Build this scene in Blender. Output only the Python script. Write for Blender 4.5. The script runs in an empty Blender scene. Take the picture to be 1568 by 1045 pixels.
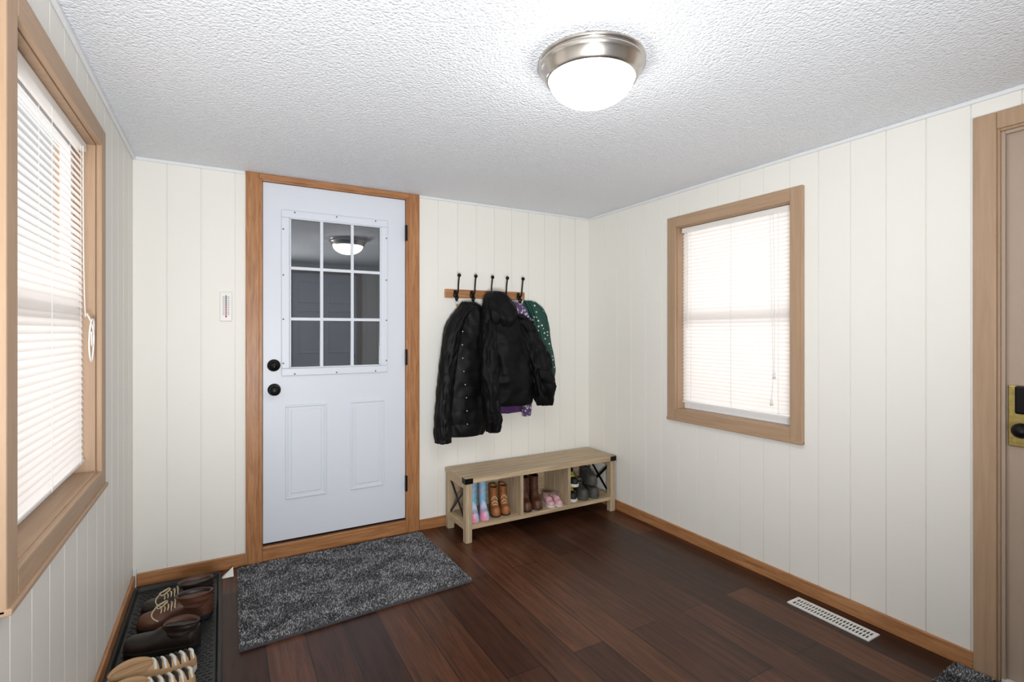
import bpy, bmesh, math, random
import numpy as np
from mathutils import Vector, Matrix, Euler, noise
random.seed(4); rng=np.random.default_rng(4)
XL,XR,YB,YR,HC=-0.388,2.473,3.15,-0.70,2.157
TAU=2*math.pi
def lin(c):
    return tuple(((v/255)/12.92 if v/255<=.04045 else (((v/255)+.055)/1.055)**2.4) for v in c)+(1,)
# ---------------------------------------------------------------- materials
def newmat(name):
    m=bpy.data.materials.new(name); m.use_nodes=True
    nt=m.node_tree; return m,nt,nt.nodes['Principled BSDF']
def N(nt,t,**k):
    n=nt.nodes.new(t)
    for a,b in k.items():
        if a in n.inputs.keys(): n.inputs[a].default_value=b
        else: setattr(n,a,b)
    return n
def mat(name,c,rough=.5,metal=0,spec=.5,bump=0,bscale=200,var=0,vscale=8,sheen=0):
    m,nt,p=newmat(name); c=lin(c)
    p.inputs['Base Color'].default_value=c; p.inputs['Roughness'].default_value=rough
    p.inputs['Metallic'].default_value=metal; p.inputs['Specular IOR Level'].default_value=spec
    p.inputs['Sheen Weight'].default_value=sheen
    tc=N(nt,'ShaderNodeTexCoord')
    if bump:
        n=N(nt,'ShaderNodeTexNoise',Scale=bscale,Detail=4.0); nt.links.new(tc.outputs['Object'],n.inputs['Vector'])
        b=N(nt,'ShaderNodeBump',Strength=bump,Distance=.002); nt.links.new(n.outputs['Fac'],b.inputs['Height']); nt.links.new(b.outputs[0],p.inputs['Normal'])
    if var:
        n=N(nt,'ShaderNodeTexNoise',Scale=vscale,Detail=5.0); nt.links.new(tc.outputs['Object'],n.inputs['Vector'])
        r=N(nt,'ShaderNodeValToRGB'); r.color_ramp.elements[0].position=.3; r.color_ramp.elements[1].position=.7
        r.color_ramp.elements[0].color=tuple(v*(1-var) for v in c[:3])+(1,); r.color_ramp.elements[1].color=tuple(min(1,v*(1+var)) for v in c[:3])+(1,)
        nt.links.new(n.outputs['Fac'],r.inputs[0]); nt.links.new(r.outputs[0],p.inputs['Base Color'])
    return m
def wood(name,c1,c2,axis,rough=.4,fine=70,stretch=14):
    m,nt,p=newmat(name); p.inputs['Roughness'].default_value=rough
    tc=N(nt,'ShaderNodeTexCoord'); mp=N(nt,'ShaderNodeMapping'); s=[fine]*3; s[axis]=fine/stretch; mp.inputs['Scale'].default_value=s
    nt.links.new(tc.outputs['Object'],mp.inputs[0])
    n=N(nt,'ShaderNodeTexNoise',Scale=1.0,Detail=6.0,Roughness=.65,Distortion=.6); nt.links.new(mp.outputs[0],n.inputs['Vector'])
    r=N(nt,'ShaderNodeValToRGB'); r.color_ramp.elements[0].position=.33; r.color_ramp.elements[1].position=.66
    r.color_ramp.elements[0].color=lin(c1); r.color_ramp.elements[1].color=lin(c2)
    nt.links.new(n.outputs['Fac'],r.inputs[0]); nt.links.new(r.outputs[0],p.inputs['Base Color'])
    b=N(nt,'ShaderNodeBump',Strength=.15,Distance=.001); nt.links.new(n.outputs['Fac'],b.inputs['Height']); nt.links.new(b.outputs[0],p.inputs['Normal'])
    return m
M={}
M['wall']=mat('cream_panel_paint',(240,238,231),.5,bump=.12,bscale=60)
M['white']=mat('white_paint',(232,234,236),.4)
M['doorw']=mat('door_white_steel',(220,225,234),.38,bump=.05,bscale=90)
M['tan']=wood('tan_painted_wood',(170,140,112),(182,152,124),2,.5,50,16)
M['tanh']=wood('tan_painted_wood_h',(170,140,112),(182,152,124),1,.5,50,16)
M['doortan']=mat('tan_door_paint',(180,160,142),.55,var=.06,vscale=3,bump=.1,bscale=40)
M['oakv']=wood('oak_vertical',(148,96,56),(186,134,88),2)
M['oakx']=wood('oak_along_x',(148,96,56),(188,136,90),0)
M['oaky']=wood('oak_along_y',(154,102,62),(194,142,96),1)
M['benchx']=wood('bench_wood_x',(166,142,112),(206,184,152),0,.55,60,18)
M['benchz']=wood('bench_wood_z',(160,138,110),(200,180,150),2,.55,60,18)
M['black']=mat('black_metal',(22,21,21),.42,.6)
M['brass']=mat('brass',(186,168,104),.42,1,var=.2,vscale=60)
M['nickel']=mat('brushed_nickel',(205,200,194),.26,1,bump=.05,bscale=120)
M['rubber']=mat('black_rubber',(26,30,31),.45,bump=.5,bscale=90)
M['vent']=mat('white_vent_enamel',(232,230,226),.4)
M['dark']=mat('dark_void',(8,8,8),.9)
M['plastic']=mat('white_plastic',(238,236,232),.4)
M['red']=mat('red_liquid',(190,40,35),.4)
M['ink']=mat('printed_ink',(90,90,92),.6)
M['paper']=mat('paper_white',(235,235,232),.7)
# ceiling
m,nt,p=newmat('popcorn_ceiling'); p.inputs['Base Color'].default_value=lin((236,239,244)); p.inputs['Roughness'].default_value=.7
tc=N(nt,'ShaderNodeTexCoord'); n=N(nt,'ShaderNodeTexNoise',Scale=90.0,Detail=3.0,Roughness=.55); nt.links.new(tc.outputs['Object'],n.inputs['Vector'])
v=N(nt,'ShaderNodeTexVoronoi',Scale=115.0); nt.links.new(tc.outputs['Object'],v.inputs['Vector'])
mx=N(nt,'ShaderNodeMath',operation='SUBTRACT'); nt.links.new(n.outputs['Fac'],mx.inputs[0]); nt.links.new(v.outputs['Distance'],mx.inputs[1])
b=N(nt,'ShaderNodeBump',Strength=.8,Distance=.0044); nt.links.new(mx.outputs[0],b.inputs['Height']); nt.links.new(b.outputs[0],p.inputs['Normal']); M['ceil']=m
# floor planks (run along Y)
m,nt,p=newmat('dark_plank_floor'); tc=N(nt,'ShaderNodeTexCoord')
mp=N(nt,'ShaderNodeMapping'); mp.inputs['Rotation'].default_value=(0,0,math.pi/2); nt.links.new(tc.outputs['Object'],mp.inputs[0])
br=N(nt,'ShaderNodeTexBrick',Scale=1.0); br.inputs['Brick Width'].default_value=1.2; br.inputs['Row Height'].default_value=.152; br.inputs['Mortar Size'].default_value=.0018
br.inputs['Color1'].default_value=lin((48,27,18)); br.inputs['Color2'].default_value=lin((94,59,41)); br.inputs['Mortar'].default_value=lin((16,9,6)); br.offset=.37
nt.links.new(mp.outputs[0],br.inputs['Vector'])
mp2=N(nt,'ShaderNodeMapping'); mp2.inputs['Scale'].default_value=(42,2.6,1); nt.links.new(tc.outputs['Object'],mp2.inputs[0])
n=N(nt,'ShaderNodeTexNoise',Scale=1.0,Detail=8.0,Roughness=.7,Distortion=.5); nt.links.new(mp2.outputs[0],n.inputs['Vector'])
r=N(nt,'ShaderNodeValToRGB'); r.color_ramp.elements[0].position=.32; r.color_ramp.elements[1].position=.70; r.color_ramp.elements[0].color=(.42,.39,.37,1); r.color_ramp.elements[1].color=(1.5,1.42,1.35,1)
nt.links.new(n.outputs['Fac'],r.inputs[0])
mm=N(nt,'ShaderNodeMixRGB',blend_type='MULTIPLY'); mm.inputs[0].default_value=1; nt.links.new(br.outputs['Color'],mm.inputs[1]); nt.links.new(r.outputs[0],mm.inputs[2]); nt.links.new(mm.outputs[0],p.inputs['Base Color'])
p.inputs['Roughness'].default_value=.34; p.inputs['Specular IOR Level'].default_value=.3; b=N(nt,'ShaderNodeBump',Strength=.15,Distance=.001); nt.links.new(n.outputs['Fac'],b.inputs['Height']); nt.links.new(b.outputs[0],p.inputs['Normal']); M['floor']=m
# blind slats
m,nt,p=newmat('blind_slat'); out=nt.nodes['Material Output']; d=N(nt,'ShaderNodeBsdfDiffuse'); d.inputs[0].default_value=lin((242,239,236)); t=N(nt,'ShaderNodeBsdfTranslucent'); t.inputs[0].default_value=lin((250,243,238))
ms=N(nt,'ShaderNodeMixShader'); ms.inputs[0].default_value=.5; nt.links.new(d.outputs[0],ms.inputs[1]); nt.links.new(t.outputs[0],ms.inputs[2]); nt.links.new(ms.outputs[0],out.inputs[0]); M['slat']=m
# window glass
m,nt,p=newmat('window_glass'); out=nt.nodes['Material Output']; d=N(nt,'ShaderNodeBsdfTransparent'); g=N(nt,'ShaderNodeBsdfGlossy'); g.inputs['Roughness'].default_value=.02
ms=N(nt,'ShaderNodeMixShader'); ms.inputs[0].default_value=.06; nt.links.new(d.outputs[0],ms.inputs[1]); nt.links.new(g.outputs[0],ms.inputs[2]); nt.links.new(ms.outputs[0],out.inputs[0]); M['glass']=m
m,nt,p=newmat('door_glass'); p.inputs['Base Color'].default_value=lin((54,62,70)); p.inputs['Roughness'].default_value=.015; p.inputs['IOR'].default_value=2.6; M['doorglass']=m
m,nt,p=newmat('lamp_dome'); p.inputs['Base Color'].default_value=(.9,.9,.9,1); p.inputs['Emission Color'].default_value=(1,.985,.96,1); p.inputs['Emission Strength'].default_value=28; M['dome']=m
def attrmat(name,rough=.95):
    m,nt,p=newmat(name); a=N(nt,'ShaderNodeAttribute',attribute_name='Col'); nt.links.new(a.outputs['Color'],p.inputs['Base Color']); p.inputs['Roughness'].default_value=rough; return m
M['shag']=attrmat('grey_shag')
# ---------------------------------------------------------------- mesh helpers
def empty(name,loc=(0,0,0),rot=(0,0,0)):
    e=bpy.data.objects.new(name,None); e.empty_display_size=.05; e.location=loc; e.rotation_euler=rot; bpy.context.collection.objects.link(e); return e
def mk(name,verts,faces,mats,mi=None,smooth=False,parent=None,recalc=True):
    me=bpy.data.meshes.new(name); me.from_pydata([tuple(v) for v in verts],[],faces)
    if not isinstance(mats,(list,tuple)): mats=[mats]
    for x in mats: me.materials.append(M[x] if isinstance(x,str) else x)
    if mi is not None: me.polygons.foreach_set('material_index',mi)
    if recalc:
        bm=bmesh.new(); bm.from_mesh(me); bmesh.ops.recalc_face_normals(bm,faces=bm.faces); bm.to_mesh(me); bm.free()
    if smooth: me.polygons.foreach_set('use_smooth',[True]*len(me.polygons))
    ob=bpy.data.objects.new(name,me); bpy.context.collection.objects.link(ob)
    if parent: ob.parent=parent
    return ob
def bev(ob,w,seg=2):
    b=ob.modifiers.new('bev','BEVEL'); b.width=w; b.segments=seg; b.limit_method='ANGLE'; return ob
BF=[(0,3,2,1),(4,5,6,7),(0,1,5,4),(1,2,6,5),(2,3,7,6),(3,0,4,7)]
def boxes(name,bl,mats,parent=None,bevel=0,mi=None):
    V=[];Fc=[];MI=[]
    for k,(lo,hi) in enumerate(bl):
        o=len(V); x0,y0,z0=lo; x1,y1,z1=hi
        V+=[(x0,y0,z0),(x1,y0,z0),(x1,y1,z0),(x0,y1,z0),(x0,y0,z1),(x1,y0,z1),(x1,y1,z1),(x0,y1,z1)]
        Fc+=[tuple(o+i for i in f) for f in BF]; MI+=[mi[k] if mi else 0]*6
    ob=mk(name,V,Fc,mats,MI,parent=parent)
    if bevel: bev(ob,bevel)
    return ob
def lathe(name,prof,mat_,parent=None,loc=(0,0,0),seg=64,rot=None):
    V=[];Fc=[]
    for r,z in prof:
        for i in range(seg): V.append((r*math.cos(TAU*i/seg),r*math.sin(TAU*i/seg),z))
    n=len(prof)
    for k in range(n-1):
        for i in range(seg):
            j=(i+1)%seg; Fc.append((k*seg+i,k*seg+j,(k+1)*seg+j,(k+1)*seg+i))
    ob=mk(name,V,Fc,mat_,smooth=True,parent=parent); ob.location=loc
    bm=bmesh.new(); bm.from_mesh(ob.data); bmesh.ops.remove_doubles(bm,verts=bm.verts,dist=1e-5); bmesh.ops.recalc_face_normals(bm,faces=bm.faces); bm.to_mesh(ob.data); bm.free()
    if rot: ob.rotation_euler=rot
    return ob
def tube(name,pts,r,mat_,parent=None,cyc=False):
    cu=bpy.data.curves.new(name,'CURVE'); cu.dimensions='3D'; cu.bevel_depth=r; cu.bevel_resolution=3; cu.use_fill_caps=True
    sp=cu.splines.new('NURBS'); sp.points.add(len(pts)-1); sp.use_endpoint_u=True; sp.order_u=3; sp.use_cyclic_u=cyc
    for i,p_ in enumerate(pts): sp.points[i].co=(*p_,1)
    cu.materials.append(M[mat_] if isinstance(mat_,str) else mat_)
    ob=bpy.data.objects.new(name,cu); bpy.context.collection.objects.link(ob)
    if parent: ob.parent=parent
    return ob
def sphere(name,c,r,mat_,parent=None,sc=(1,1,1)):
    pr=[(r*math.sin(math.pi*k/16),-r*math.cos(math.pi*k/16)) for k in range(17)]
    o=lathe(name,pr,mat_,parent,c,24); o.scale=sc; return o
# ---------------------------------------------------------------- room shell
def wall(name,f,rects,grooves,gw=.005,gd=.005,th=.11):
    V=[];Fc=[]
    for (u0,u1,z0,z1) in rects:
        pr=[(u0,0)]
        for g in sorted(grooves):
            if u0+.006<g<u1-.006: pr+=[(g-gw/2,0),(g-gw/4,gd),(g+gw/4,gd),(g+gw/2,0)]
        pr.append((u1,0)); k=len(pr); loop=pr+[(u1,th),(u0,th)]
        o=len(V); L=len(loop)
        V+=[f(u,d,z0) for u,d in loop]+[f(u,d,z1) for u,d in loop]
        for i in range(L): j=(i+1)%L; Fc.append((o+i,o+j,o+L+j,o+L+i))
        Fc.append(tuple(o+i for i in range(L))); Fc.append(tuple(o+L+i for i in range(L)))
    return mk(name,V,Fc,'wall')
fb=lambda u,d,z:(u,YB+d,z); fr=lambda u,d,z:(XR+d,u,z); fl=lambda u,d,z:(XL-d,u,z); fk=lambda u,d,z:(u,YR-d,z)
gB=[-.246,-.097,.061]+[1.23+.139*i for i in range(9)]
gR=[2.96-.1425*i for i in range(26)]; gL=[3.02-.1425*i for i in range(27)]; gK=[-.3+.1425*i for i in range(20)]
OX0,OX1,OZ1=.175,1.03,2.13
wall('wall_back',fb,[(XL-.11,OX0,0,HC),(OX1,XR+.11,0,HC),(OX0,OX1,OZ1,HC)],gB)
RW=(1.51,2.27,.79,1.935)   # right window hole y0,y1,z0,z1
DR=(-.11,.765,2.05)
wall('wall_right',fr,[(YR,DR[0],0,HC),(DR[0],DR[1],DR[2],HC),(DR[1],RW[0],0,HC),(RW[0],RW[1],0,RW[2]),(RW[0],RW[1],RW[3],HC),(RW[1],YB,0,HC)],gR)
LW=(1.43,2.295,.78,1.945)
wall('wall_left',fl,[(YR,LW[0],0,HC),(LW[0],LW[1],0,LW[2]),(LW[0],LW[1],LW[3],HC),(LW[1],YB,0,HC)],gL)
KD=(.76,1.58,2.04)
wall('wall_rear',fk,[(XL-.11,KD[0],0,HC),(KD[0],KD[1],KD[2],HC),(KD[1],XR+.11,0,HC)],gK)
boxes('floor',[((XL-.12,YR-.12,-.1),(XR+.12,YB+.12,0))],'floor')
boxes('ceiling',[((XL-.12,YR-.12,HC),(XR+.12,YB+.12,HC+.1))],'ceil')
# ceiling perimeter trim
t_=.012
boxes('trim_1',[((XL,YB-t_,HC-.016),(.11,YB,HC)),((1.10,YB-t_,HC-.016),(XR,YB,HC))],'white',bevel=.003)
boxes('trim_2',[((XR-t_,YR,HC-.016),(XR,YB-t_,HC))],'white',bevel=.003)
boxes('trim_3',[((XL,YR,HC-.02),(XL+t_,YB-t_,HC))],'white',bevel=.003)
boxes('trim_4',[((XL+.001,YB-.022,0),(XL+.016,YB-.001,.095))],'white',bevel=.003)
# baseboards
bh,bt=.068,.013
boxes('baseboard_back',[((XL+.017,YB-bt,0),(.109,YB,bh)),((1.101,YB-bt,0),(XR-bt,YB,bh))],'oakx',bevel=.004)
boxes('baseboard_right',[((XR-bt,.812,0),(XR,YB-bt,bh)),((XR-bt,YR,0),(XR,-.17,bh))],'oaky',bevel=.004)
boxes('baseboard_left',[((XL,YR,0),(XL+bt,YB-.023,bh))],'oaky',bevel=.004)
boxes('baseboard_rear',[((XL+bt,YR,0),(.69,YR+bt,bh)),((1.65,YR,0),(XR-bt,YR+bt,bh))],'oakx',bevel=.004)
# ---------------------------------------------------------------- back door
D=empty('door_1')
cy0=YB-.018
boxes('casing_sides',[((.111,cy0,0),(.178,YB,HC)),((1.03,cy0,0),(1.10,YB,HC))],'oakv',D,.004)
boxes('casing_top',[((.178,cy0,2.128),(1.03,YB,HC-.001))],'oakx',D,.003)
boxes('jambs',[((.172,YB-.012,.0),(.194,YB+.10,2.128)),((1.013,YB-.012,.0),(1.034,YB+.10,2.128))],'oakv',D,.002)
boxes('jamb_head',[((.194,YB-.012,2.118),(1.013,YB+.10,2.14))],'oakx',D,.002)
boxes('threshold',[((.194,YB-.012,0),(1.013,YB+.10,.082))],'oakx',D,.004)
boxes('door_sweep',[((.197,YB+.012,.083),(1.010,YB+.05,.097))],'dark',D)
FY=YB+.004  # slab face
boxes('slab',[((.197,FY,.096),(1.011,FY+.044,2.116))],'doorw',D,.002)
def frame_boxes(x0,x1,z0,z1,w,y0,y1):
    return [((x0,y0,z0),(x1,y1,z0+w)),((x0,y0,z1-w),(x1,y1,z1)),((x0,y0,z0+w),(x0+w,y1,z1-w)),((x1-w,y0,z0+w),(x1,y1,z1-w))]
boxes('lite_frame',frame_boxes(.290,.897,1.027,1.972,.043,FY-.013,FY),'doorw',D,.005)
boxes('lite_frame_lip',frame_boxes(.333,.854,1.070,1.929,.008,FY-.017,FY),'doorw',D,.003)
mb=[]
for x in (.506,.681): mb.append(((x-.009,FY-.012,1.075),(x+.009,FY-.003,1.925)))
for z in (1.352,1.642): mb.append(((.338,FY-.0125,z-.009),(.85,FY-.003,z+.009)))
boxes('muntins',mb,'doorw',D,.003)
boxes('glass',[((.334,FY-.004,1.07),(.853,FY-.001,1.93))],'doorglass',D)
scr=[]
for x in (.300,.887):
    for z in (1.10,1.35,1.60,1.86): scr.append(((x-.004,FY-.0145,z-.004),(x+.004,FY-.012,z+.004)))
for z in (1.038,1.960):
    for x in (.36,.59,.82): scr.append(((x-.004,FY-.0145,z-.004),(x+.004,FY-.012,z+.004)))
boxes('screw_plugs',scr,'ink',D,.002)
for k,(x0,x1) in enumerate(((.312,.535),(.672,.875))):
    boxes('panel_mould_%d'%k,frame_boxes(x0,x1,.325,.862,.014,FY-.008,FY),'doorw',D,.006)
    boxes('panel_field_%d'%k,[((x0+.03,FY-.006,.355),(x1-.03,FY,.832))],'doorw',D,.005)
def knobset(nm,x,z,par,knob):
    R=(math.radians(90),0,0)
    lathe(nm+'_rose',[(0,0),(.034,0),(.034,.006),(.028,.013),(0,.013)],'black',par,(x,FY,z),40,R)
    if knob: lathe(nm,[(0,.01),(.012,.012),(.011,.032),(.022,.038),(.029,.050),(.028,.060),(.018,.068),(0,.070)],'black',par,(x,FY,z),40,R)
    else:
        lathe(nm,[(0,.01),(.022,.013),(.021,.022),(0,.024)],'black',par,(x,FY,z),40,R); boxes(nm+'_turn',[((x-.004,FY-.034,z-.014),(x+.004,FY-.02,z+.014))],'black',par,.002)
knobset('deadbolt',.252,1.09,D,False); knobset('knob',.254,.953,D,True)
hg=[]
for z in (1.905,1.118,.318): hg.append(((1.006,YB-.02,z-.05),(1.02,YB-.001,z+.05)))
boxes('hinges',hg,'black',D,.003)
# rear door behind camera
K=empty('door_2')
boxes('casing',[((.70,YR,0),(.765,YR+.018,2.10)),((1.575,YR,0),(1.64,YR+.018,2.10)),((.765,YR,2.035),(1.575,YR+.018,2.10))],'tan',K,.004)
boxes('slab',[((.762,YR-.05,.005),(1.578,YR-.012,2.038))],'doorw',K,.003)
pb=[]
for x0,x1 in ((.84,1.13),(1.21,1.50)):
    for z0,z1 in ((.2,.85),(1.0,1.55),(1.65,1.93)): pb+=frame_boxes(x0,x1,z0,z1,.015,YR-.012,YR-.004)
boxes('panels',pb,'doorw',K,.004)
sphere('knob',(1.51,YR+.04,.96),.028,'black',K); boxes('knob_neck',[((1.50,YR-.012,.95),(1.52,YR+.03,.97))],'black',K)
# right door
R_=empty('door_3')
boxes('casing',[((XR-.018,.745,0),(XR,.812,2.083)),((XR-.018,-.16,0),(XR,-.09,2.083)),((XR-.018,-.09,2.02),(XR,.745,2.083))],'tan',R_,.004)
boxes('jamb',[((XR-.006,.738,0),(XR+.10,.766,2.03)),((XR-.006,-.112,0),(XR+.10,-.085,2.03)),((XR-.006,-.085,2.012),(XR+.10,.738,2.052))],'tan',R_,.003)
boxes('stop',[((XR+.004,.727,0),(XR+.02,.739,2.012)),((XR+.004,-.085,2.0),(XR+.02,.727,2.012))],'doortan',R_,.002)
boxes('slab',[((XR+.022,-.083,.012),(XR+.062,.736,2.01))],'doortan',R_,.002)
boxes('strike_plate',[((XR+.012,.655,.865),(XR+.022,.722,1.085))],'brass',R_,.003)
boxes('lock_body',[((XR-.006,.64,.985),(XR+.014,.70,1.085))],'black',R_,.006)
sphere('knob',(XR-.03,.675,.93),.027,'black',R_); boxes('knob_neck',[((XR-.03,.664,.92),(XR+.013,.686,.94))],'black',R_)
boxes('sill',[((XR+.0,-.083,0),(XR+.10,.736,.011))],'plastic',R_)
# ---------------------------------------------------------------- windows + blinds
def window(idx,side,hole,cas_in,w,sash_z,rng_sl,tilt):
    y0,y1,z0,z1=hole; a0,a1,b0,b1=cas_in
    W=XL if side<0 else XR; sx=side   # outward direction
    X=lambda d: W+sx*d
    def bx(d0,d1,ya,yb,za,zb):
        xa,xb=sorted((X(d0),X(d1))); return ((xa,ya,za),(xb,yb,zb))
    P=empty('window_%d'%idx)
    boxes('casing_sides',[bx(-.018,0,a0-w,a0,b0-w,b1+w),bx(-.018,0,a1,a1+w,b0-w,b1+w)],'tan',P,.004)
    boxes('casing_rails',[bx(-.018,0,a0,a1,b1,b1+w),bx(-.018,0,a0,a1,b0-w,b0)],'tanh',P,.004)
    boxes('stool_lip',[bx(-.026,0,a0-w,a1+w,b0-w-.004,b0-w+.012)],'tanh',P,.004)
    boxes('jamb_liner',[bx(0,.11,y0-.001,a0+.004,z0,z1),bx(0,.11,a1-.004,y1+.001,z0,z1),bx(0,.11,a0,a1,b1-.004,z1+.001)],'tan',P,.002)
    boxes('stool',[bx(-.004,.11,a0,a1,z0-.001,b0+.004)],'tanh',P,.002)
    iy0,iy1,iz0,iz1=a0+.004,a1-.004,b0+.004,b1-.004
    fz=.035
    fb_=[bx(.06,.09,iy0,iy0+fz,iz0,iz1),bx(.06,.09,iy1-fz,iy1,iz0,iz1),bx(.06,.09,iy0+fz,iy1-fz,iz0,iz0+.045),bx(.06,.09,iy0+fz,iy1-fz,iz1-fz,iz1),bx(.058,.092,iy0+fz,iy1-fz,sash_z-.02,sash_z+.02)]
    boxes('sash',fb_,'white',P,.003)
    boxes('pane',[bx(.072,.076,iy0+fz,iy1-fz,iz0+.045,iz1-fz)],'glass',P)
    B=empty('window_blind')
    s0,s1=iy0+.01,iy1-.012; top=iz1-.002
    boxes('headrail',[bx(.022,.05,s0,s1,top-.03,top)],'plastic',B,.003)
    V=[];Fc=[]; n=int((top-.045-rng_sl)/.0215); ca,sa=math.cos(tilt),math.sin(tilt)
    hw=.0146
    for i in range(n):
        zc=top-.045-i*.0215; sag=random.uniform(-.001,.001)
        o=len(V)
        for yy in (s0+.003,s1-.003):
            for q in (-1,-.5,0,.5,1):
                camber=.0022*(1-q*q)
                V.append((X(.036+q*hw*ca*1.0-camber*sa),yy,zc+sag*(1 if yy>s0+.1 else -1)+q*hw*sa+camber*ca))
        for k in range(4): Fc.append((o+k,o+k+1,o+6+k,o+5+k))
    zb=top-.045-n*.0215
    mk('slats',V,Fc,'slat',smooth=True,parent=B,recalc=False)
    boxes('bottom_rail',[bx(.026,.046,s0+.003,s1-.003,zb-.008,zb+.004)],'plastic',B,.003)
    st=[]
    for q in (.1,.5,.9):
        yy=s0+(s1-s0)*q; st.append(bx(.0215,.0225,yy-.001,yy+.001,zb,top-.03)); st.append(bx(.0495,.0505,yy-.001,yy+.001,zb,top-.03))
    boxes('ladder_strings',st,'plastic',B)
    return P,B,X,s0,s1,top,zb
P1,B1,Xf,s0,s1,top,zb=window(1,-1,LW,(1.434,2.29,.785,1.94),.066,1.34,.815,math.radians(64))
# tied cord
cx=XL-.008
tube('lift_cord',[(cx-.01,2.20,top-.03),(cx-.01,2.20,1.45),(cx-.004,2.20,1.33)],.0015,'plastic',B1)
tube('cord_bundle',[(cx,2.20,1.34),(cx+.015,2.23,1.30),(cx+.01,2.235,1.20),(cx+.012,2.20,1.17),(cx+.01,2.17,1.22),(cx+.012,2.18,1.31),(cx+.015,2.22,1.33),(cx+.01,2.25,1.27),(cx+.01,2.215,1.21),(cx+.014,2.19,1.28)],.0025,'plastic',B1)
P2,B2,Xf2,s0,s1,top,zb=window(2,1,RW,(1.525,2.262,.795,1.93),.066,1.365,.84,math.radians(64))
cx=XR+.012
tube('lift_cord',[(cx,1.63,top-.03),(cx,1.62,1.3),(cx,1.625,1.06)],.0015,'plastic',B2)
tube('lift_cord_b',[(cx,1.65,top-.03),(cx,1.635,1.3),(cx,1.63,1.0),(cx,1.64,.92)],.0015,'plastic',B2)
lathe('tassel',[(0,0),(.008,.0),(.005,.03),(0,.03)],'plastic',B2,(cx,1.625,1.035),16); lathe('tassel_b',[(0,0),(.008,.0),(.005,.03),(0,.03)],'plastic',B2,(cx,1.64,.895),16)
tube('tilt_wand',[(cx,2.19,top-.03),(cx,2.19,1.30)],.003,'plastic',B2)
# ---------------------------------------------------------------- ceiling light
L=empty('ceiling_light',(1.04,1.31,0))
lathe('metal_pan',[(0,HC),(.170,HC),(.172,HC-.006),(.166,HC-.010),(.158,HC-.014),(.170,HC-.018),(.172,HC-.024),(.163,HC-.030),(.150,HC-.055),(.145,HC-.064),(.137,HC-.066),(.137,HC-.05)],'nickel',L,seg=96)
dp=[(.1365*math.cos(a),HC-.058-.085*math.sin(a)) for a in [math.pi/2*k/20 for k in range(21)]]
lathe('dome',dp,'dome',L,seg=96)
# ---------------------------------------------------------------- rugs
def rug(name,c,n,th=.022):
    P=empty(name); c=[Vector((a,b)) for a,b in c]
    V=[(*p_,0.001) for p_ in c]+[(*p_,.012) for p_ in c]
    mk('backing',V,BF,mat(name+'_backing',(70,70,74),.9),parent=P)
    A=np.array([list(p_) for p_ in c]); u=rng.random(n); v=rng.random(n)
    pos=((A[0]*(1-u)[:,None]+A[1]*u[:,None])*(1-v)[:,None]+(A[3]*(1-u)[:,None]+A[2]*u[:,None])*v[:,None])
    ang=rng.random(n)*TAU; w=.0028; h=th*(.72+.28*rng.random(n)); lean=.006
    edge=np.minimum(np.minimum(u,1-u)*1.02,np.minimum(v,1-v)*.74); ef=np.clip(edge/.015,0.05,1); h=h*(.82+.18*ef)
    px,py=pos[:,0],pos[:,1]; pa=np.sin(px*23+3*np.sin(py*17))*1.5+np.cos(py*29+2*np.sin(px*13))*1.5
    dx=(np.cos(pa)*lean+rng.normal(0,.004,n))*ef; dy=(np.sin(pa)*lean+rng.normal(0,.004,n))*ef
    a=np.stack([px+np.cos(ang)*w,py+np.sin(ang)*w,np.full(n,.008)],1); b_=np.stack([px-np.cos(ang)*w,py-np.sin(ang)*w,np.full(n,.008)],1)
    t1=np.stack([px+dx+np.cos(ang)*w*.5,py+dy+np.sin(ang)*w*.5,h],1); t2=np.stack([px+dx-np.cos(ang)*w*.5,py+dy-np.sin(ang)*w*.5,h],1)
    VV=np.stack([a,b_,t2,t1],1).reshape(-1,3)
    me=bpy.data.meshes.new('pile'); me.vertices.add(4*n); me.vertices.foreach_set('co',VV.ravel()); me.loops.add(4*n); me.loops.foreach_set('vertex_index',np.arange(4*n)); me.polygons.add(n); me.polygons.foreach_set('loop_start',np.arange(n)*4); me.update(calc_edges=True)
    g=np.where(rng.random(n)<.38,rng.uniform(.26,.58,n),rng.uniform(.05,.15,n))
    col=np.repeat(np.stack([g,g,g*1.04,np.ones(n)],1),4,0); at=me.color_attributes.new('Col','FLOAT_COLOR','POINT'); at.data.foreach_set('color',col.ravel())
    me.materials.append(M['shag']); ob=bpy.data.objects.new('pile',me); bpy.context.collection.objects.link(ob); ob.parent=P
rug('shag_rug',[(.07,3.10),(1.09,3.09),(1.11,2.365),(.06,2.30)],70000)
rug('shag_rug',[(1.85,.85),(2.44,.86),(2.44,.12),(1.85,.11)],35000)
# ---------------------------------------------------------------- floor vent
Vt=empty('floor_vent'); x0,x1,y0,y1=2.315,2.405,1.10,1.45
vb=[((x0,y0,0),(x1,y0+.015,.006)),((x0,y1-.015,0),(x1,y1,.006)),((x0,y0+.015,0),(x0+.014,y1-.015,.006)),((x1-.014,y0+.015,0),(x1,y1-.015,.006)),((x0+.042,y0+.015,0),(x0+.048,y1-.015,.006))]
k=y0+.022
while k<y1-.02: vb.append(((x0+.014,k,0.001),(x1-.014,k+.006,.0055))); k+=.0135
boxes('grille',vb,'vent',Vt,.001); boxes('duct_shade',[((x0+.013,y0+.014,.0004),(x1-.013,y1-.014,.0009))],'dark',Vt)  # near-black sheet under the grille paints in the shade of the duct
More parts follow.
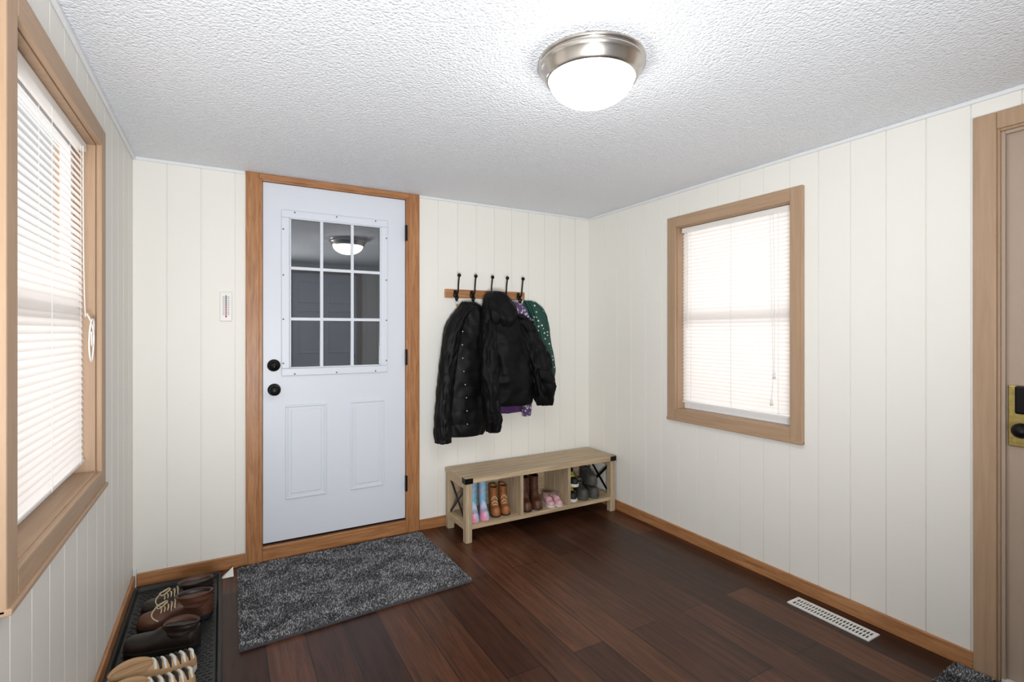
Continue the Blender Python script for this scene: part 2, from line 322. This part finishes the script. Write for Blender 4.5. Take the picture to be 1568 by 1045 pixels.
# ---------------------------------------------------------------- thermometer
T=empty('wall_thermometer')
boxes('plate',[((-.012,YB-.009,1.335),(.047,YB,1.495))],'plastic',T,.008)
boxes('tube',[((.0155,YB-.012,1.362),(.0205,YB-.009,1.475))],'ink',T,.001); boxes('liquid',[((.0165,YB-.0125,1.362),(.0195,YB-.0119,1.42))],'red',T)
boxes('scale_marks',[((xx,YB-.0095,1.37+.0095*i),(xx+.010,YB-.009,1.3725+.0095*i)) for i in range(11) for xx in (.002,.024)],'ink',T)
sphere('bulb',(.018,YB-.011,1.36),.004,'red',T)
# ---------------------------------------------------------------- boot tray
def roundrect(x0,x1,y0,y1,r,z,n=6):
    o=[]
    for cx_,cy_,a0 in ((x1-r,y1-r,0),(x0+r,y1-r,90),(x0+r,y0+r,180),(x1-r,y0+r,270)):
        for k in range(n+1):
            a=math.radians(a0+90*k/n); o.append((cx_+r*math.cos(a),cy_+r*math.sin(a),z))
    return o
rings=[(0,0),(0,.022),(.010,.022),(.018,.006)]; V=[];Fc=[]
for ins,z in rings: V+=roundrect(-.372+ins,-.005-ins,1.98+ins,3.085-ins,.03-ins*.4,z)
n_=28
for k in range(3):
    for i in range(n_): j=(i+1)%n_; Fc.append((k*n_+i,k*n_+j,(k+1)*n_+j,(k+1)*n_+i))
Fc.append(tuple(range(3*n_,4*n_))); Fc.append(tuple(range(n_))[::-1])
TR=empty('boot_tray'); mk('tray',V,Fc,'rubber',parent=TR)
rb=[]
for i in range(15):
    for j in range(54):
        xx=-.346+.0215*i+(.011 if j%2 else 0); yy=2.01+.0196*j
        if xx<-.04: rb.append(((xx,yy,.0055),(xx+.014,yy+.007,.0085)))
boxes('ribs',rb,'rubber',TR,.0)
# paper scrap
mk('paper_scrap',[(-.002,3.05,.002),(.05,3.09,.03),(.052,3.03,.002),(.0,3.03,.002),(.05,3.095,.002)],[(3,2,1,0),(2,4,1),(0,1,4),(0,4,2,3)],'paper')
# ---------------------------------------------------------------- bench
Bn=empty('shoe_bench'); bx0,bx1,by0,by1,bz=1.27,2.445,2.80,3.125,.39
boxes('seat_top',[((bx0,by0,bz-.03),(bx1,by0+.161,bz)),((bx0,by0+.1625,bz-.03),(bx1,by1,bz))],'benchx',Bn,.002)
lg=.042; e=.004
legs=[]
for xx in (bx0+e,bx1-e-lg):
    for yy in (by0+e,by1-e-lg): legs.append(((xx,yy,0),(xx+lg,yy+lg,bz-.03)))
boxes('legs',legs,'benchz',Bn,.002)
boxes('side_rails',[((xx,by0+e+lg,z0),(xx+lg,by1-e-lg,z0+.035)) for xx in (bx0+e,bx1-e-lg) for z0 in (.075,bz-.065)],'benchx',Bn,.002)
boxes('bottom_shelf',[((bx0+e+lg,by0+.01,.078),(bx1-e-lg,by1-.01,.103))],'benchx',Bn,.002)
boxes('dividers',[((xx-.011,by0+.012,.103),(xx+.011,by1-.015,bz-.03)) for xx in (1.672,2.045)],'benchz',Bn,.001)
boxes('back_panel',[((bx0+e+lg,by1-.015,.103),(bx1-e-lg,by1-.006,bz-.03))],'benchx',Bn)
for k,xx in enumerate((bx0+.018,bx1-.026)):
    for (ya,yb) in ((by0+.046,by1-.046),(by1-.046,by0+.046)):
        V=[];hw=.007
        d=Vector((0,yb-ya,bz-.065-.11)).normalized(); nn=Vector((0,-d.z,d.y))*hw
        a=Vector((xx,ya,.112)); b_=Vector((xx,yb,bz-.067))
        for xo in (0,.006): V+=[a+nn+Vector((xo,0,0)),b_+nn+Vector((xo,0,0)),b_-nn+Vector((xo,0,0)),a-nn+Vector((xo,0,0))]
        mk('metal_x_brace',V,BF,'black',parent=Bn)
br_=[]
for xx,sx in ((bx0,1),(bx1,-1)):
    xa,xb=sorted((xx-sx*.0015,xx+sx*.05)); br_.append(((xa,by0-.0015,bz-.031),(xb,by0+.001,bz+.0015)));
    xa,xb=sorted((xx-sx*.0015,xx+sx*.001)); br_.append(((xa,by0-.0015,bz-.031),(xb,by0+.05,bz+.0015)))
boxes('corner_brackets',br_,'black',Bn)
# ---------------------------------------------------------------- shoes
def shoe(name,loc,yaw,Ln,W,toeh,shaft,upper,sole,lining,sole_t=.014,laces=None,lacemat=None,pitch=0,roll=0,shaft_w=1.0,stripe=None,toecap=None,open_x=(.02,.5),lr=.0028,lspan=None):
    P=empty(name,loc,(roll,pitch,yaw))
    def hwid(t):
        prof=[(0,.0),(.03,.22),(.1,.34),(.25,.38),(.45,.39),(.62,.46),(.75,.5),(.87,.44),(.95,.30),(.99,.13),(1,.0)]
        for (a,b_),(c_,d_) in zip(prof,prof[1:]):
            if t<=c_: return W*(b_+(d_-b_)*(t-a)/(c_-a))
        return 0
    n=28; ts=[.5-.5*math.cos(math.pi*k/n) for k in range(n+1)]
    outl=[(Ln*t,hwid(t)*1.06) for t in ts]+[(Ln*t,-hwid(t)*1.06) for t in ts[::-1][1:-1]]
    V=[(x,y,0) for x,y in outl]+[(x,y,sole_t) for x,y in outl]; m_=len(outl)
    Fc=[(i,(i+1)%m_,m_+(i+1)%m_,m_+i) for i in range(m_)]+[tuple(range(m_)),tuple(range(m_,2*m_))]
    bev(mk('sole',V,Fc,sole,parent=P),.002)
    ax0,ax1=open_x; H=shaft
    def hh(t):
        inst=min(H,toeh*2.1) if H>toeh else H
        if t>.9: return toeh*math.sqrt(max(0,1-((t-.9)/.1)**2))*.97+.001
        if t>.7: return toeh*(.97+.08*(.9-t)/.2)
        if t>ax1-.08: k=(.7-t)/(.7-(ax1-.08)); return toeh*1.05+(inst-toeh*1.05)*(k*k*(3-2*k))
        if t<.08: return inst*(.75+.25*math.sqrt(t/.08)) 
        return inst
    V=[];Fc=[];sg=16; MI=[]
    for t in ts:
        w=hwid(t); h_=hh(t)
        for k in range(sg+1):
            a=math.pi*k/sg; ca=math.cos(a); sa=math.sin(a)
            V.append((Ln*t,w*(abs(ca)**.75)*(1 if ca>0 else -1),sole_t*.8+h_*(sa**.72)))
    for i in range(n):
        for k in range(sg): 
            a=i*(sg+1)+k; Fc.append((a,a+1,a+sg+2,a+sg+1)); MI.append(1 if (toecap and ts[i]>.8) else 0)
    mk('upper',V,Fc,[upper,toecap or upper],MI,smooth=True,parent=P)
    cxm=Ln*(ax0+ax1)/2; rx=Ln*(ax1-ax0)/2; ry=W*.40
    rings=[];zlow=sole_t+min(H,toeh*2.1)*.45
    rr=8
    for k in range(rr+1):
        q=k/rr; z=zlow+(H+sole_t-zlow)*q; f=(1.0+(shaft_w-1)*q); rings.append((rx*f,ry*f,z,0,q))
    rings.append((rx*shaft_w*1.03,ry*shaft_w*1.04,H+sole_t+.003,0,1))
    rings.append((rx*shaft_w*.94,ry*shaft_w*.88,H+sole_t+.004,1,1))
    rings.append((rx*shaft_w*.84,ry*shaft_w*.76,H+sole_t-.004,1,1))
    rings.append((rx*.8,ry*.7,max(sole_t+.01,zlow-.005),1,0))
    s_=32; V=[];Fc=[];MI=[]
    for (a,b_,z,_,q) in rings:
        for i in range(s_):
            th=TAU*i/s_; wob=.0015*math.sin(3*th+z*160)+.001*math.sin(z*300)
            dip=(-.010*math.cos(2*th) if q==1 and H<.09 else 0)*.5
            V.append((cxm+(a+wob)*math.cos(th)-(.02*Ln if H>.1 else 0)*q,(b_+wob)*math.sin(th),z+dip))
    for k in range(len(rings)-1):
        for i in range(s_): j=(i+1)%s_; Fc.append((k*s_+i,k*s_+j,(k+1)*s_+j,(k+1)*s_+i)); MI.append(1 if rings[k][3] else 0)
    Fc.append(tuple((len(rings)-1)*s_+i for i in range(s_))); MI.append(1)
    mk('collar',V,Fc,[upper,lining],MI,smooth=True,parent=P,recalc=False)
    if laces:
        l0,l1=lspan or (ax1+.01,.69)
        for q in range(laces):
            t=l0+(l1-l0)*q/max(1,laces-1); z=sole_t*.8+hh(t)+.001; w=hwid(t)*.5
            lm=lacemat[q%len(lacemat)] if isinstance(lacemat,list) else lacemat
            tube('lace_%d'%q,[(Ln*t,-w*1.5,z-.02),(Ln*t,-w,z-.005),(Ln*t+.002,-w*.5,z+.001),(Ln*t,0,z+.002),(Ln*t-.002,w*.5,z+.001),(Ln*t,w,z-.005),(Ln*t,w*1.5,z-.02)],lr,lm,P)
    if stripe:
        for q in range(3):
            t=.25+.17*q
            for sd in (1,-1): boxes('stripe_%d'%q,[((Ln*t,min(sd*hwid(t)*.97,sd*hwid(t)*1.04),sole_t+.006),(Ln*t+.012,max(sd*hwid(t)*.97,sd*hwid(t)*1.04),sole_t+min(H,toeh)*.75))],stripe,P)
    return P
lb=mat('brown_leather',(84,50,34),.45,bump=.3,bscale=120,var=.25); ldk=mat('dark_leather',(34,26,22),.4,bump=.3,bscale=120,var=.2)
cog=mat('cognac_leather',(158,98,54),.5,var=.25,vscale=25); fur=mat('tan_lining',(176,130,84),.9,bump=1,bscale=250)
tanm=mat('tan_suede',(186,152,114),.8,bump=.3,bscale=200,var=.1); wht=mat('white_rubber',(222,218,208),.6); blk=mat('black_sole',(20,19,19),.6)
pink=mat('pink_leather',(214,170,176),.45); yel=mat('yellow_stripe',(214,200,60),.5); clog=mat('grey_foam_clog',(74,72,68),.6); clogl=mat('clog_lining',(150,140,125),.9)
creml=mat('cream_lace',(206,186,150),.8); brs=mat('brown_sole',(60,40,28),.7)
m,nt,p=newmat('pastel_tie_dye'); tc=N(nt,'ShaderNodeTexCoord'); n=N(nt,'ShaderNodeTexNoise',Scale=9.0,Detail=2.0,Distortion=.8); nt.links.new(tc.outputs['Object'],n.inputs['Vector'])
r=N(nt,'ShaderNodeValToRGB'); r.color_ramp.elements[0].position=.36; r.color_ramp.elements[1].position=.72; r.color_ramp.elements[0].color=lin((110,190,222)); r.color_ramp.elements[1].color=lin((232,150,180)); e_=r.color_ramp.elements.new(.54); e_.color=lin((200,205,228))
nt.links.new(n.outputs['Fac'],r.inputs[0]); nt.links.new(r.outputs[0],p.inputs['Base Color']); p.inputs['Roughness'].default_value=.35; pas=m
S=.1035; dn=-math.pi/2-.35
shoe('rain_boot',(1.408,3.00,S),dn,.175,.062,.045,.20,pas,pas,clogl,shaft_w=1.08)
shoe('rain_boot',(1.476,3.00,S),dn+.02,.175,.062,.045,.20,pas,pas,clogl,shaft_w=1.08)
shoe('ankle_boot',(1.560,3.015,S),dn+.04,.180,.066,.05,.145,cog,brs,fur,shaft_w=1.1,laces=3,lacemat=creml)
shoe('ankle_boot',(1.630,3.015,S),dn+.04,.180,.064,.05,.145,cog,brs,fur,shaft_w=1.05,laces=3,lacemat=creml)
shoe('leather_boot',(1.800,3.03,S),dn,.215,.074,.05,.175,lb,blk,ldk,shaft_w=1.06)
shoe('leather_boot',(1.880,3.03,S),dn,.215,.074,.05,.175,lb,brs,ldk,shaft_w=1.06)
shoe('pink_flat_shoe',(1.945,2.975,S),dn+.15,.155,.058,.03,.05,pink,wht,clogl,sole_t=.010,open_x=(.03,.72))
shoe('pink_flat_shoe',(2.004,2.965,S),dn+.15,.155,.056,.03,.05,pink,wht,clogl,sole_t=.010,open_x=(.03,.72))
shoe('striped_sneaker',(2.165,3.02,S),dn+.03,.19,.070,.045,.075,blk,wht,blk,sole_t=.022,laces=4,lacemat=yel,stripe=yel)
shoe('striped_sneaker',(2.165,3.015,S+.104),dn+.08,.19,.068,.04,.065,blk,wht,blk,sole_t=.022,laces=4,lacemat=yel,stripe=yel)
shoe('foam_clog',(2.262,3.04,S),dn+.02,.225,.082,.055,.075,clog,clog,clogl,sole_t=.025)
shoe('foam_clog',(2.350,3.04,S),dn+.05,.225,.080,.055,.075,clog,clog,clogl,sole_t=.025)
shoe('foam_clog',(2.32,3.04,S+.112),dn+.15,.21,.080,.05,.07,clog,clog,clogl,sole_t=.022,pitch=.10)
# tray shoes
Z=.009
WB=shoe('work_boot',(-.035,2.80,Z),math.pi+.10,.28,.10,.052,.09,ldk,blk,lb,sole_t=.022,laces=5,lacemat=creml,shaft_w=1.05)
WB2=shoe('work_boot',(-.035,2.66,Z),math.pi+.02,.28,.10,.052,.09,lb,blk,ldk,sole_t=.022,laces=5,lacemat=creml,shaft_w=1.05)
for k,bt_ in enumerate((WB,WB2)):
    tube('loose_lace',[(.17,.0,.10),(.20,.03,.085),(.215,-.02,.085),(.19,-.045,.075),(.165,-.02,.10),(.21,-.01,.09),(.235,.03,.06),(.20,.055,.05)],.0026,creml,bt_)
shoe('leather_shoe',(-.075,2.43,Z),math.pi-.25,.27,.10,.05,.08,ldk,blk,lb,sole_t=.02)
shoe('tan_sneaker',(-.345,2.185,Z),.32,.275,.10,.055,.075,tanm,wht,tanm,sole_t=.022,laces=9,lacemat=[wht,blk],lr=.0055,lspan=(.50,.93))
shoe('tan_sneaker',(-.345,2.068,Z),.30,.275,.10,.055,.075,tanm,wht,tanm,sole_t=.022,laces=9,lacemat=[wht,blk],lr=.0055,lspan=(.50,.93))
# ---------------------------------------------------------------- coat rack
CR=empty('coat_rack')
boxes('board',[((1.275,YB-.018,1.505),(1.885,YB,1.561))],'oakx',CR,.004)
HX=[1.345,1.465,1.59,1.705,1.83]
for k,x in enumerate(HX):
    boxes('hook_plate_%d'%k,[((x-.012,YB-.022,1.515),(x+.012,YB-.018,1.556))],'black',CR,.003)
    tube('hook_upper_%d'%k,[(x,YB-.02,1.53),(x,YB-.045,1.522),(x,YB-.07,1.54),(x,YB-.072,1.59),(x,YB-.085,1.645)],.0055,'black',CR)
    tube('hook_lower_%d'%k,[(x,YB-.02,1.525),(x,YB-.03,1.49),(x,YB-.05,1.478),(x,YB-.06,1.50)],.005,'black',CR)
    sphere('hook_ball_%d'%k,(x,YB-.086,1.648),.0125,'black',CR); sphere('hook_tip_%d'%k,(x,YB-.061,1.503),.008,'black',CR)
    lathe('hook_collar_%d'%k,[(.0,0),(.016,0),(.018,.006),(.014,.012),(0,.014)],'black',CR,(x,YB-.022,1.522),24,(math.radians(90),0,0))
KY=empty('key_ring'); tube('ring',[(1.345+.012*math.cos(a),YB-.056,1.468+.014*math.sin(a)) for a in [TAU*i/10 for i in range(10)]],.0014,'nickel',KY,True)
boxes('key',[((1.340,YB-.058,1.415),(1.348,YB-.055,1.456)),((1.336,YB-.059,1.438),(1.353,YB-.054,1.456))],'brass',KY,.001)
# ---------------------------------------------------------------- coats
def cr(pts,n):
    P=np.array(pts,float); m_=len(P)-1; out=[]
    for i in range(n+1):
        t=i/n*m_; k=min(int(t),m_-1); f=t-k
        p0=P[max(k-1,0)];p1=P[k];p2=P[k+1];p3=P[min(k+2,m_)]
        out.append(.5*((2*p1)+(-p0+p2)*f+(2*p0-5*p1+4*p2-p3)*f*f+(-p0+3*p1-3*p2+p3)*f**3))
    return out
def cloth(name,path,mt,parent,seg=72,rows=130,puff=0,sp=.07,wr=.010,seed=0,fold=0,power=.85):
    R=cr(path,rows); V=[];Fc=[]
    for k,(x,y,z,rx,ry) in enumerate(R):
        for i in range(seg):
            th=TAU*i/seg; ca,sa=math.cos(th),math.sin(th)
            ex=abs(ca)**power*(1 if ca>0 else -1); ey=abs(sa)**power*(1 if sa>0 else -1)
            zz=z+.018*noise.noise(Vector((ca*1.6+seed,sa*1.6,z*3)))
            s=abs(math.sin(math.pi*zz/sp))**.5
            nz=noise.noise(Vector((ca*1.8+seed,sa*1.8,z*7)))
            cre=1-abs(noise.noise(Vector((ca*2.4+seed+7,sa*2.4+z*5,z*11))))*2.2
            d=puff*(s-.6)+wr*nz+wr*.45*(cre-.5)+fold*math.sin(th*7+seed+3*math.sin(z*4))
            px=x+(rx+d*.7)*ex; py=y+(ry+d)*ey; py=min(py,YB-.004)
            V.append((px,py,z+.006*noise.noise(Vector((ca*2,sa*2,seed)))))
    for k in range(rows):
        for i in range(seg): j=(i+1)%seg; Fc.append((k*seg+i,k*seg+j,(k+1)*seg+j,(k+1)*seg+i))
    c0=len(V); V.append(tuple(R[0][:3])); c1=len(V); V.append((R[-1][0],R[-1][1],R[-1][2]+.015))
    for i in range(seg): j=(i+1)%seg; Fc.append((c0,j,i)); Fc.append((c1,rows*seg+i,rows*seg+j))
    return mk(name,V,Fc,mt,smooth=True,parent=parent)
nyl=mat('black_nylon',(5,5,6),.56,bump=.25,bscale=60,spec=.24); fle=mat('black_shell',(5,5,6),.62,bump=.35,bscale=60,spec=.2)
J1=empty('black_puffer_coat')
cloth('body',[(1.42,3.075,1.475,.045,.03),(1.43,3.07,1.44,.085,.05),(1.42,3.065,1.36,.12,.06),(1.41,3.065,1.15,.135,.07),(1.40,3.06,.9,.145,.07),(1.40,3.06,.70,.145,.07),(1.385,3.065,.60,.13,.065)],nyl,J1,puff=.006,sp=.085,wr=.012,seed=1,fold=.002)
cloth('sleeve_left',[(1.37,3.055,1.42,.05,.045),(1.31,3.05,1.33,.055,.055),(1.262,3.04,1.12,.052,.055),(1.232,3.035,.90,.052,.055),(1.220,3.03,.70,.054,.052),(1.215,3.03,.575,.048,.048)],nyl,J1,puff=.005,sp=.085,wr=.012,seed=5)
for i in range(8): sphere('snap_%d'%i,(1.335+.004*i-.008*math.sin(i*.8),2.983+.003*math.cos(i),1.28-.085*i),.005,'nickel',J1,(1,.5,1))
J2=empty('black_hooded_coat')
cloth('hood',[(1.575,3.02,1.55,.02,.02),(1.575,3.0,1.538,.055,.05),(1.58,2.98,1.49,.092,.075),(1.59,2.965,1.42,.11,.08),(1.60,2.955,1.36,.105,.08),(1.60,2.96,1.31,.085,.06)],fle,J2,wr=.022,seed=8,rows=60)
cloth('body',[(1.59,3.00,1.47,.06,.045),(1.60,2.98,1.40,.13,.07),(1.625,2.965,1.28,.165,.08),(1.64,2.955,1.10,.175,.08),(1.655,2.95,.93,.175,.08),(1.67,2.955,.82,.165,.075),(1.67,2.96,.79,.155,.065)],fle,J2,puff=.003,sp=.10,wr=.026,seed=11,fold=.003)
cloth('sleeve_right',[(1.70,2.965,1.39,.06,.055),(1.785,2.95,1.29,.07,.065),(1.85,2.935,1.13,.083,.075),(1.888,2.93,.98,.086,.075),(1.92,2.93,.86,.075,.065),(1.94,2.94,.775,.055,.05)],fle,J2,puff=.006,sp=.085,wr=.034,seed=15)
cloth('sleeve_left',[(1.52,2.96,1.36,.05,.045),(1.485,2.915,1.22,.055,.05),(1.48,2.895,1.0,.055,.05),(1.495,2.895,.82,.052,.05),(1.51,2.90,.70,.05,.048),(1.515,2.91,.635,.042,.042)],fle,J2,puff=.004,sp=.085,wr=.020,seed=21)
m,nt,p=newmat('green_dotted_fabric'); tc=N(nt,'ShaderNodeTexCoord'); v=N(nt,'ShaderNodeTexVoronoi',Scale=34.0); v.inputs['Randomness'].default_value=.8; nt.links.new(tc.outputs['Object'],v.inputs['Vector'])
r=N(nt,'ShaderNodeValToRGB'); r.color_ramp.interpolation='CONSTANT'; r.color_ramp.elements[0].color=lin((205,215,195)); r.color_ramp.elements[1].position=.22; r.color_ramp.elements[1].color=lin((8,64,54))
nt.links.new(v.outputs['Distance'],r.inputs[0]); nt.links.new(r.outputs[0],p.inputs['Base Color']); p.inputs['Roughness'].default_value=.6; grn=m
m,nt,p=newmat('purple_floral_fabric'); tc=N(nt,'ShaderNodeTexCoord'); v=N(nt,'ShaderNodeTexVoronoi',Scale=48.0); nt.links.new(tc.outputs['Object'],v.inputs['Vector'])
r=N(nt,'ShaderNodeValToRGB'); r.color_ramp.elements[0].position=.2; r.color_ramp.elements[0].color=lin((215,206,220)); r.color_ramp.elements[1].position=.45; r.color_ramp.elements[1].color=lin((84,62,104))
nt.links.new(v.outputs['Distance'],r.inputs[0]); nt.links.new(r.outputs[0],p.inputs['Base Color']); p.inputs['Roughness'].default_value=.7; flo=m
pur=mat('purple_nylon',(66,24,86),.45)
J3=empty('green_dotted_jacket')
cloth('body',[(1.90,3.115,1.50,.03,.015),(1.915,3.115,1.47,.05,.02),(1.925,3.115,1.38,.07,.022),(1.93,3.115,1.2,.075,.022),(1.93,3.115,1.02,.075,.022),(1.93,3.115,.95,.07,.02)],grn,J3,wr=.008,seed=31,rows=70)
cloth('sleeve',[(1.905,3.095,1.49,.045,.025),(1.96,3.09,1.42,.064,.04),(2.0,3.085,1.30,.060,.042),(2.03,3.08,1.12,.056,.04),(2.052,3.08,1.0,.050,.04),(2.055,3.08,.90,.042,.036)],grn,J3,wr=.012,seed=33,rows=70)
J4=empty('purple_floral_jacket')
cloth('shoulder',[(1.715,3.07,1.49,.035,.022),(1.765,3.06,1.465,.05,.03),(1.805,3.05,1.40,.055,.034),(1.83,3.05,1.32,.055,.034),(1.83,3.05,1.2,.04,.03)],flo,J4,wr=.014,seed=41,rows=60)
cloth('body',[(1.74,3.085,1.3,.09,.025),(1.73,3.085,1.0,.10,.028),(1.73,3.08,.80,.11,.032),(1.735,3.08,.72,.105,.03)],pur,J4,wr=.008,seed=43,rows=60)
cloth('hem',[(1.85,3.07,.82,.035,.03),(1.855,3.06,.75,.037,.028),(1.855,3.06,.69,.030,.022)],flo,J4,wr=.01,seed=47,rows=30)
# ---------------------------------------------------------------- lights
def area(name,loc,rot,sx,sy,pw,col=(1,1,1)):
    l=bpy.data.lights.new(name,'AREA'); l.shape='RECTANGLE'; l.size=sx; l.size_y=sy; l.energy=pw; l.color=col
    o=bpy.data.objects.new(name,l); o.location=loc; o.rotation_euler=rot; bpy.context.collection.objects.link(o); return o
area('daylight_left',(XL-.45,1.86,1.45),(0,math.radians(-90),0),1.5,1.2,11,(1,.99,.985))
area('daylight_right',(XR+.45,1.9,1.45),(0,math.radians(90),0),1.5,1.1,9,(1,.99,.985))
fl_=bpy.data.lights.new('fill_spot','SPOT'); fl_.energy=285; fl_.spot_size=math.radians(124); fl_.spot_blend=1; fl_.shadow_soft_size=.25; fl_.color=(.97,.985,1)  # unseen fill spot added behind the camera to brighten ceiling and walls
fo=bpy.data.objects.new('fill_spot',fl_); bpy.context.collection.objects.link(fo); fo.location=(-.05,-.4,.85)
fo.rotation_euler=Vector((.36,.82,.46)).to_track_quat('-Z','Y').to_euler()
w=bpy.data.worlds.new('overcast_sky'); bpy.context.scene.world=w; w.use_nodes=True; bg=w.node_tree.nodes['Background']; bg.inputs[0].default_value=(.93,.96,1,1); bg.inputs[1].default_value=.6
# ---------------------------------------------------------------- camera
cd=bpy.data.cameras.new('camera'); cam=bpy.data.objects.new('camera',cd); bpy.context.collection.objects.link(cam)
cd.sensor_width=36; cd.lens=781/1568*36; cd.shift_y=-.0092; cd.clip_start=.02
cam.location=(0,0,1.28); cam.rotation_euler=(math.pi/2,0,-math.radians(29.605)); bpy.context.scene.camera=cam
sc=bpy.context.scene; sc.view_settings.view_transform='Standard'; sc.view_settings.exposure=0
